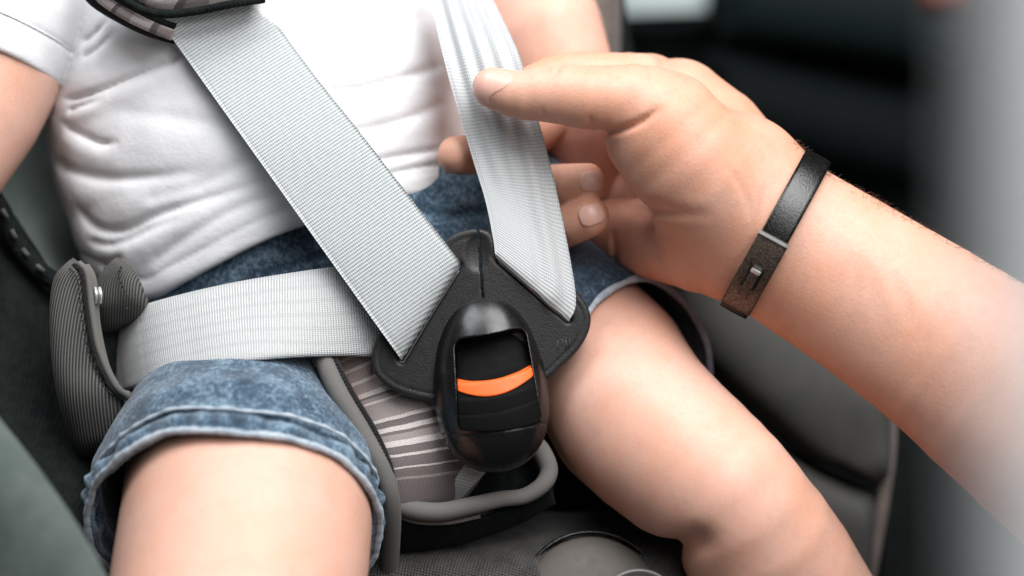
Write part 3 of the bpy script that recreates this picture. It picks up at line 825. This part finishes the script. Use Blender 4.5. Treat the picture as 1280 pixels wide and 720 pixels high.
strap('harness_strap', [C(130, 406, -60), C(138, 400, -42), C(182, 381, -16), C(240, 365, -6), C(300, 352, -3), C(360, 342, -1), C(415, 334, -1), C(480, 326, -2)],
      [C(140, 502, -50), C(150, 491, -22), C(195, 475, 8), C(250, 461, 19), C(305, 452, 22), C(360, 447, 18), C(420, 445, 7), C(486, 446, -2)], m_web_lap,
      'silver lap strap crossing the denim shorts from the slot on the left', pitch=1.12, amp=0.14, nl=480, bow=1.2, ripple=0.3)

# shoulder pad at the top left
sp = thing('shoulder_pad', 'striped padded shoulder cover with black mesh edge around the strap', 'shoulder pad', C(230, -20, -14))
pillow('mesh_border', [C(95, -20, -22), C(112, 6, -16), C(150, 30, -13), C(185, 46, -14), C(220, 56, -18)], [C(160, -40, -8), C(170, -10, -6), C(190, 12, -6), C(206, 24, -8), C(224, 30, -12)], 6, m_black_fab, sp, k=3, n=50)
pillow('striped_edge', [C(108, -12, -7), C(126, 6, -4), C(155, 25, -2), C(186, 40, -2), C(214, 51, -6)], [C(118, -18, -5), C(138, -2, -1), C(165, 14, 0), C(194, 28, 0), C(220, 38, -4)], 2.5, m_shoulder_stripe, sp, n=50)
_, _ = pillow('striped_pad', [C(120, -60, -8), C(150, -14, -5), C(190, 10, -4), C(240, 10, -4), C(290, 2, -6), C(328, -2, -10)],
              [C(260, -110, -12), C(280, -70, -10), C(300, -60, -10), C(310, -56, -12), C(320, -52, -14), C(340, -50, -20)], 9, m_shoulder_stripe, sp, n=60, m=30, k=3)
tube('pad_piping', [C(118, -20, 1), C(150, -3, 3), C(178, 12, 4), C(205, 18, 4), C(245, 14, 3), C(290, 5, 0), C(330, -1, -6)], 1.8, m_black_fab, sp, 10, n=60)

# crotch pad
cp = thing('crotch_pad', 'striped taupe pad with grey piping between the legs behind the buckle', 'pad', C(530, 600, -20))
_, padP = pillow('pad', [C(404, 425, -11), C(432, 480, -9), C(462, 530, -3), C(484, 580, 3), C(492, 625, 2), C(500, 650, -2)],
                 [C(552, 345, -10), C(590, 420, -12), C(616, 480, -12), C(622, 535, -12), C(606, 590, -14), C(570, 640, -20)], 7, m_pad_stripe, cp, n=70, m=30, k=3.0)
e = spline([C(394, 428, -12), C(402, 444, 2), C(422, 489, 11), C(452, 539, 15), C(478, 585, 17), C(489, 630, 13), C(488, 690, -6), C(484, 730, -22)], 90)
tube('side_piping', e, np.linspace(4.3, 3.9, 90), m_rib2, cp, 14)
e2 = spline([C(406, 428, -10), C(417, 444, 4), C(439, 487, 12), C(468, 536, 16), C(488, 580, 18), C(496, 622, 14), C(499, 650, 6)], 90)
tube('edge_seam', e2, 0.9, m_thread_k, cp, 8)
stitches('edge_stitch', e2 + np.array([-0.8, 0.3, 0.5]), m_thread_k, cp, 1.7, 1.1, 0.34, 0.3)
pillow('pocket', [C(486, 600, -22), C(500, 640, -18), C(520, 660, -20)], [C(690, 555, -26), C(695, 590, -22), C(690, 620, -24)], 5, m_black_fab, cp)
pk = spline([C(490, 628, 0), C(515, 637, 2), C(550, 640, 3), C(590, 632, 2), C(625, 624, 0), C(655, 620, -3), C(678, 606, -5), C(686, 588, -8), C(678, 566, -10), C(664, 548, -14)], 120)
tube('pocket_rim', pk, 3.7 + 0.35 * np.sin(np.linspace(0, 9, 120)), m_rib2, cp, 14)
tube('pocket_seam', spline([C(492, 642, -1), C(520, 652, 0), C(560, 653, 0), C(600, 645, -2)], 60), 1.0, m_grey_fab, cp, 8)
pillow('pocket_front', [C(478, 636, -6), C(500, 645, -4), C(560, 650, -4), C(640, 634, -8), C(690, 610, -12)], [C(480, 690, -18), C(520, 690, -16), C(580, 680, -16), C(650, 655, -18), C(695, 630, -20)], 4, m_black_fab, cp)
tube('stray_thread', [C(441, 534, 7), C(443, 530, 9), C(447, 532, 9), C(448, 538, 7)], 0.35, cloth('tan_thread', (.5, .38, .22), (.55, .42, .25)), cp, 6, n=12)
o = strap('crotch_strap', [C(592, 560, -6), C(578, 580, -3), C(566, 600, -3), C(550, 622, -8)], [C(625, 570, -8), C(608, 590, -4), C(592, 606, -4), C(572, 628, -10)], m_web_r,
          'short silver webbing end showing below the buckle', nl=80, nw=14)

# ================================================================== BUCKLE
bk = thing('harness_buckle', 'black oval harness buckle with an orange release mark', 'buckle', C(613, 478, 0))
HB = 4.0
def buckle_frame():
    tilt = math.radians(-6.5)
    u_ = np.array([math.cos(tilt), -math.sin(tilt) * -1 * 0 + math.sin(-tilt), 0.0]); u_ /= np.linalg.norm(u_)
    pit = math.radians(-14)
    v0 = np.cross(np.array([0, 0, 1.0]), u_)
    v_ = v0 * math.cos(pit) + np.array([0, 0, 1.0]) * math.sin(pit)
    w_ = np.cross(u_, v_)
    return np.array([u_, v_, w_])
BF = buckle_frame()
BO = C(612, 474.5, HB)
def bl(u, v, w_): return BO + u * BF[0] + v * BF[1] + w_ * BF[2]
SU, SV, SW = 23.6, 39.0, 17.5
def egg(u, v):                     # egg-shaped plan: fuller below the middle
    return SU * (1.0 - 0.0032 * v)
def domeh(u, v):
    q = (np.abs(u) / egg(u, v)) ** 2.25 + (np.abs(v) / SV) ** 2.25
    return SW * np.maximum(0, 1 - q) ** (1 / 2.1)
UO, SH = 2.4, 0.10
DX = [-26, -23, -17.6, -17.0, -16.4, -11.6, -11.0, -10.3, -4.9, -3.6, -2.4, 1, 12, 18]
DY = [0.35, 0.35, 0.4, 0.8, 0.6, 0.45, 0.5, 1.1, 2.0, 2.4, 5.5, 8.0, 9.5, 10.0]
c8 = np.array([bl(a, b, c_) for a in (-28, 28) for b in (-43, 43) for c_ in (-12, 23)])
G = Grid(c8.min(0), c8.max(0), 0.38)
u, v, w_ = G.rot(BO, BF)
q = ((np.abs(u) / egg(u, v)) ** 2.25 + (np.abs(v) / SV) ** 2.25) ** (1 / 2.25)
wz = np.where(w_ > 0, w_ / SW, w_ / 11.0)
f = ((q ** 2.1 + np.abs(wz) ** 2.1) ** (1 / 2.1) - 1) * 17.0
du = u - UO
win = np.maximum(smax(np.abs(du) - (15.7 - 0.05 * v), v - (15.6 + 0.008 * du * du + SH * du), 5.0), np.maximum(-v - 23.0 + 0.010 * du * du, -w_ + 2.0))
f = smax(f, -win, 0.5)
# groove under the shoulder of the dome and a flange round its foot
fl = np.maximum(np.maximum((q - 1.035) * 22, np.abs(w_ + 1.5) - 2.2), 6 - v)
f = np.minimum(f, fl)
f = f + 0.5 * np.exp(-(((q - 1.0) * 22) / 0.7) ** 2) * (w_ > 0) * (v > 6)
f = f + 0.2 * np.exp(-((v + 24.5 - 0.006 * u * u) / 0.5) ** 2)
V, F = surf(G, f, 1)
link('housing', V, F, m_black_pl, bk)
# release button: a concave slide with a thumb ledge
nu, nv = 44, 70
uu = np.linspace(-15.4, 15.4, nu); vv = np.linspace(17.6, -24.4, nv)
U_, V_ = np.meshgrid(uu, vv, indexing='ij')
U_ = U_ * (1 - 0.003 * V_)
V_ = V_ + SH * U_ * np.clip((V_ + 5) / 15, 0, 1) + 0.010 * U_ ** 2 * np.clip((-V_ - 8) / 15, 0, 1)
U_ = U_ + UO
ve = V_ - 0.010 * (U_ - UO) ** 2 - SH * (U_ - UO)
dep = np.interp(ve, DX, DY)
Wd = domeh(U_, V_) - dep + 0.25
P = BO + U_[..., None] * BF[0] + V_[..., None] * BF[1] + Wd[..., None] * BF[2]
btn = slab('release_button', P, 1.2, plastic('matte_black_plastic', (0.006, 0.006, 0.006), 0.6, 0.2, 1.2, 0.05), bk)
uu = np.linspace(-15.4, 15.6, 44); tt_ = np.linspace(0, 1, 12)
U_, T2 = np.meshgrid(uu, tt_, indexing='ij')
vtop = -3.5 + 0.020 * U_ ** 2 + SH * U_; vbot = -10.2 + 0.0235 * U_ ** 2 + SH * U_
U_ = U_ + UO
V_ = vtop * (1 - T2) + vbot * T2
ve = V_ - 0.010 * (U_ - UO) ** 2 - SH * (U_ - UO)
dep = np.interp(ve, DX, DY)
Wd = domeh(U_, V_) - dep + 1.15
P = BO + U_[..., None] * BF[0] + V_[..., None] * BF[1] + Wd[..., None] * BF[2]
slab('release_mark', P, 0.7, m_orange, btn)
# pale worn rim under the orange mark
# tongue plates
ZS = lambda x, y: np.where(x < -13.5, 3.0 - 0.02 * (x + 13.5), 3.0 - 0.085 * (x + 13.5)) + 0.0 * y
PLATE = [(598, 286), (580, 288.5), (562, 297), (545, 318), (520, 352), (490, 395), (473, 420), (465, 441), (467, 463), (482, 481), (508, 494), (545, 502), (580, 505), (612, 500), (650, 490), (684, 474), (704, 457), (726, 434), (738, 408), (736, 386), (722, 366), (703, 357), (676, 347), (644, 332), (624, 318), (619.5, 304), (613, 291)]
SEAM = [C(597, 270, 3), C(598.5, 300, 3), C(600.5, 330, 3), C(603.5, 370, 3), C(610, 520, 3)]
def tongue(keep, slot):
    pl = spline([C(a, b, 3) for a, b in PLATE], 200, True)
    hz = 3.0
    lo = pl.min(0) - 4; hi = pl.max(0) + 4
    if keep < 0: hi[0] = -8
    else: lo[0] = -17
    lo[2] = -8; hi[2] = 11
    G = Grid(lo, hi, 0.55)
    X2, Y2 = G.x[:, :, 0], G.y[:, :, 0]
    zp = ZS(G.x, G.y)
    d = poly2d(X2, Y2, pl)
    sd, _ = dist2d(X2, Y2, [C(a, b, 3) for a, b in slot]); ds = 1.3 - sd
    r = 1.5
    zz = np.abs(G.z - zp) - hz + r
    dd = np.maximum(d, ds)[:, :, None] + r
    f = np.sqrt(np.maximum(dd, 0) ** 2 + np.maximum(zz, 0) ** 2) + np.minimum(np.maximum(dd, zz), 0) - r
    f = f + 0.3 * np.exp(-((d[:, :, None] + 3.2) / 0.45) ** 2) * (G.z > zp)
    cD = C(597.5, 316, 3)
    k_ = np.sqrt(((G.x - cD[0]) / 5.6) ** 2 + ((G.y - cD[1]) / 8.8) ** 2 + ((G.z - 7.0) / 2.6) ** 2) - 1
    f = smax(f, -k_ * 2.6, 0.3)
    sm = side2d(X2, Y2, SEAM)                     # positive on the right-hand plate
    sm = -sm if side2d(np.array([[40.0]]), np.array([[10.0]]), SEAM)[0, 0] < 0 else sm
    f = np.maximum(f, (-keep * sm + 0.28)[:, :, None])
    V, F = surf(G, f, 1)
    return link('buckle_tongue', V, F, m_tongue, bk)
t1 = tongue(-1, [(573, 332), (540, 386), (503, 449)])
t2 = tongue(1, [(626, 326), (668, 362), (711, 399)])
zr = lambda x, y: 3.0 - 0.085 * (x + 13.5)
# highlight along the left slot's edge, put in as a paler strip
tube('slot_glint', [C(574, 338, 6.3), C(541, 391, 6.4), C(508, 447, 6.5), C(504, 453, 6.5), C(499, 452, 6.4)], 0.35, plastic('slot_glint_plastic', (0.09, 0.09, 0.09), 0.3), t1, 8, n=40)
# small moulded recycling mark on the right plate
for pts in ([(697, 425), (698, 438)], [(697, 425), (703, 424), (704, 430), (699, 431)], [(707, 424), (708, 437)], [(707, 424), (712, 424), (711, 436)]):
    zz = 6.05 - 0.085 * (C(703, 431, 0)[0] + 13.5)
    tube('moulded_mark', [C(a, b, zz) for a, b in pts], 0.22, plastic('worn_mark', (0.05, 0.05, 0.05), 0.4), t2, 6)

# ================================================================== ADULT ARM
adult = thing('person', 'bare adult forearm and hand reaching in to pinch the pale strap', 'person', C(1280, 520, 0))
def fing(pts): return [B(*p) for p in pts]
THUMB = fing([(826, 150, 2, 62), (790, 128, 10, 49), (745, 124, 14, 40.5), (690, 117, 13, 35.5), (652, 119, 12, 30), (630, 114, 10, 27.5), (616, 110, 9, 25.5)])
FOREARM = fing([(915, 240, -10, 100), (968, 292, -8, 101), (1050, 345, -5, 105), (1136, 400, 0, 111), (1210, 452, 4, 120), (1330, 540, 10, 138), (1450, 630, 16, 150)])
THENAR = fing([(930, 272, -6, 84), (872, 214, 2, 82), (832, 168, 4, 76)])
HYPO = fing([(935, 304, -14, 74), (885, 304, -19, 64), (838, 300, -34, 54), (795, 295, -50, 48), (770, 290, -60, 42)])
BACK = fing([(925, 230, -30, 76), (860, 150, -38, 70), (800, 108, -42, 42), (770, 100, -40, 33)])
KNUCK = fing([(835, 130, -54, 52), (830, 200, -78, 50), (825, 260, -84, 48)])
INDEX = fing([(800, 104, -32, 38), (755, 98, -26, 32), (700, 98, -24, 30), (650, 118, -23, 27), (600, 140, -22, 24)])
MIDDLE = fing([(815, 125, -70, 38), (765, 122, -78, 34), (722, 128, -80, 31), (685, 152, -70, 29), (655, 174, -56, 27.5), (600, 192, -30, 25), (571, 194, -20, 24)])
RING = fing([(818, 175, -84, 37), (765, 180, -95, 33), (722, 194, -96, 31), (690, 220, -82, 29), (670, 236, -56, 27), (690, 231, -30, 26.5), (735, 229, -22, 25.5)])
PINKY = fing([(822, 232, -84, 34), (775, 242, -92, 30), (735, 258, -92, 28), (702, 282, -78, 27), (686, 292, -50, 26), (706, 283, -25, 27), (736, 271, -16, 26)])
G = Grid((-36, -130, -112), (300, 115, 62), 1.05)
def handsdf(G, creases=True):
    fa = chain(G, FOREARM, 12, 1.22, 0)
    f = smin(fa, chain(G, THENAR, 6), 9)
    f = smin(f, chain(G, BACK, 6), 10)
    f = smin(f, chain(G, HYPO, 8), 8)
    f = smin(f, chain(G, KNUCK, 5), 5)
    for fg in (INDEX, MIDDLE, RING, PINKY):
        f = smin(f, chain(G, fg, 12), 2.2)
    f = smax(f, -chain(G, fing([(765, 228, -30, 15), (795, 260, -20, 15), (832, 272, -4, 9), (862, 274, 4, 5)]), 8), 4)
    th_ = chain(G, THUMB, 12)
    f = smin(f, th_, 6)
    if creases:
        cs = [([(746, 164), (768, 167), (792, 160), (806, 152), (822, 138)], 2.6, 1.4, -20), ([(690, 82), (684, 89), (688, 99)], 1.1, 0.7, 0), ([(704, 82), (697, 91), (693, 103)], 1.2, 0.8, 0), ([(679, 82), (676, 88), (677, 94)], .8, .7, 0),
              ([(734, 150), (736, 160), (736, 166)], 0.9, 0.9, 0), ([(676, 140), (678, 152)], 0.5, 0.8, 0),
              ([(756, 205), (768, 225), (790, 250), (830, 266), (890, 272)], 2.2, 2.6, -40), ([(773, 285), (776, 320), (775, 345)], 1.8, 1.2, -80),
              ([(905, 215), (925, 250), (930, 280)], 0.5, 1.6, -10), ([(950, 235), (935, 300), (905, 345)], 0.5, 1.0, -10),
              ([(752, 87), (775, 80), (790, 92)], 0.8, 1.4, -45), ([(1085, 300), (1120, 350), (1150, 420)], -0.6, 5, 0), ([(1060, 300), (1090, 350), (1110, 420)], -0.6, 4, 0)]
        X2, Y2 = G.x[:, :, 0], G.y[:, :, 0]
        for pl, dp, wd, zmin in cs:
            d2, par = dist2d(X2, Y2, spline([C(a, b, 5) for a, b in pl], 14) if len(pl) > 2 else [C(a, b, 5) for a, b in pl])
            tap = np.clip(np.minimum(par / 0.2 + 0.3, (1 - par) / 0.3), 0, 1)
            f = f + (dp * tap * np.exp(-(d2 / wd) ** 2))[:, :, None] * (1 / (1 + np.exp(-(G.z - zmin) / 2.0)))
    return f
f = handsdf(G)
f = f + 0.35 * vnoise(G.x, G.y, G.z, 12, 31, 2)
HV, HF = surf(G, f, 1)
arm = link('body', HV, HF, m_skin_adult, adult)

def nail(c, axd, ln, wd, nrm):
    axd = np.array(axd, float); nrm = np.array(nrm, float); nrm /= np.linalg.norm(nrm)
    axd -= nrm * (axd @ nrm); axd /= np.linalg.norm(axd); s_ = np.cross(nrm, axd)
    G = Grid(np.array(c) - 13, np.array(c) + 13, 0.4)
    f = handsdf(G, False) - 0.35
    u, v, w_ = G.rot(c, [axd, s_, nrm])
    box = (np.abs(u / ln) ** 3.0 + np.abs(v / wd) ** 3.0) ** (1 / 3.0) - 1
    f = np.maximum(np.maximum(f, box * min(ln, wd)), -w_ - 9)
    f = smax(f, -(handsdf(G, False) + 1.2), 0.2)
    V, F = surf(G, f, 1)
    return link('fingernail', V, F, m_nail, adult)
nail(C(616, 101, 17), C(590, 106, 10) - C(640, 104, 12), 8.0, 4.6, (0.05, 0.72, 0.70))
nail(C(741, 226, -14), (1, 0.1, 0.1), 5.4, 4.4, (0.25, 0.1, 1.0))
nail(C(740, 268, -8), (1, 0.35, 0.1), 5.6, 4.6, (0.2, 0.1, 1.0))

# fine hair along the top of the forearm
fax = np.array(FOREARM[4][:3]) - np.array(FOREARM[1][:3]); fax /= np.linalg.norm(fax)
px_ = 640 + HV[:, 0] / S(0); nrm_ = np.array([0.5, 0.8, 0.1])
tvec = (HV - np.array(FOREARM[1][:3])) @ fax
cen = np.array(FOREARM[1][:3]) + np.outer(tvec, fax)
rad_ = HV - cen; rad_ /= np.linalg.norm(rad_, axis=1, keepdims=True) + 1e-9
ok = np.where((tvec > -16) & (tvec < 95) & (rad_ @ np.array([0.565, 0.81, -0.15]) > 0.86))[0]
items = []
for i in rng.choice(ok, size=min(900, len(ok)), replace=False):
    p = HV[i]; n_ = rad_[i]; L = rng.uniform(2.0, 4.5)
    d0 = n_ * rng.uniform(0.25, 0.6) + fax * rng.uniform(-0.2, 1.0) + rng.normal(size=3) * 0.25
    d0 /= np.linalg.norm(d0)
    q = [p - n_ * 0.4 + d0 * L * t_ - n_ * L * 0.25 * t_ * t_ + fax * L * 0.2 * t_ * t_ for t_ in (0, 0.35, 0.7, 1)]
    V, F, _ = tube_arrays(np.array(q), np.array([0.085, 0.075, 0.055, 0.025]), 4)
    items.append((V, F))
many('arm_hair', items, m_hair, adult)

# ================================================================== BRACELET
br = thing('bracelet', 'black leather bracelet with antique metal clasp around the wrist', 'bracelet', C(968, 292, 30))
bc = C(970, 292, -6)
bu = C(1019, 203, -6) - C(921, 381, -6); bu /= np.linalg.norm(bu)     # along the band in the picture
bax = np.cross(bu, [0, 0, 1.0]); bax /= np.linalg.norm(bax)
bax = bax * math.cos(0.10) + np.array([0, 0, 1.0]) * math.sin(0.10); bw = np.cross(bax, bu)
if bw[2] < 0: bw = -bw
RA, RBk = 35.5, 29.8
def wrist_r(th):                    # where the ring sits: superellipse round the wrist
    return RA * np.cos(th), RBk * np.sin(th)
def band(name, t0, t1, wdt, lift, thick, mat, parent, n=70, m=9, crown=0.25):
    th = np.linspace(t0, t1, n); a, b = wrist_r(th)
    nx_, ny_ = np.cos(th) / RA, np.sin(th) / RBk; l_ = np.sqrt(nx_ ** 2 + ny_ ** 2); nx_ /= l_; ny_ /= l_
    s_ = np.linspace(-1, 1, m)
    ring = []
    prof = [(x_, lift + thick + crown * (1 - x_ * x_)) for x_ in s_] + [(x_, lift) for x_ in s_[::-1]]
    V = []
    for x_, r_ in prof:
        V.append(bc + np.outer(a + nx_ * r_, bu) + np.outer(b + ny_ * r_, bw) + np.outer(np.full(n, x_ * wdt / 2), bax))
    V = np.stack(V, 1); k_ = len(prof)
    idx = np.arange(n * k_).reshape(n, k_); nx2 = np.roll(idx, -1, 1)
    F = np.stack([idx[:-1], nx2[:-1], nx2[1:], idx[1:]], -1).reshape(-1, 4)
    caps = []
    for e_ in (0, -1):
        for j in range(m - 1):
            caps.append([idx[e_, j], idx[e_, j + 1], idx[e_, k_ - 2 - j], idx[e_, k_ - 1 - j]])
    return link(name, V.reshape(-1, 3), np.vstack([F, np.array(caps)]), mat, parent)
PI = math.pi
band('leather_band', -PI - 0.30, PI * 0.56, 11.8, -0.4, 2.3, m_leather, br, n=110)
clasp = band('clasp', PI * 0.545, PI * 0.90, 13.2, -0.2, 3.4, m_antique, br, 30, crown=0.1)
band('clasp_rim', PI * 0.538, PI * 0.552, 13.6, 1.0, 2.75, m_steel, clasp, 6)  # pale metal band stands in for the highlight on the rim
band('clasp_hook_slot', PI * 0.65, PI * 0.77, 6.4, 3.05, 0.45, m_black_pl, clasp, 8, crown=0.02)
band('clasp_hook', PI * 0.675, PI * 0.80, 4.0, 3.2, 1.5, m_antique, clasp, 14, crown=0.5)
band('clasp_hook_tip', PI * 0.668, PI * 0.678, 4.2, 3.0, 1.9, m_steel, clasp, 5, crown=0.4)
band('end_cap', PI * 0.90, PI * 0.955, 12.4, -0.2, 3.2, m_leather, br, 8)
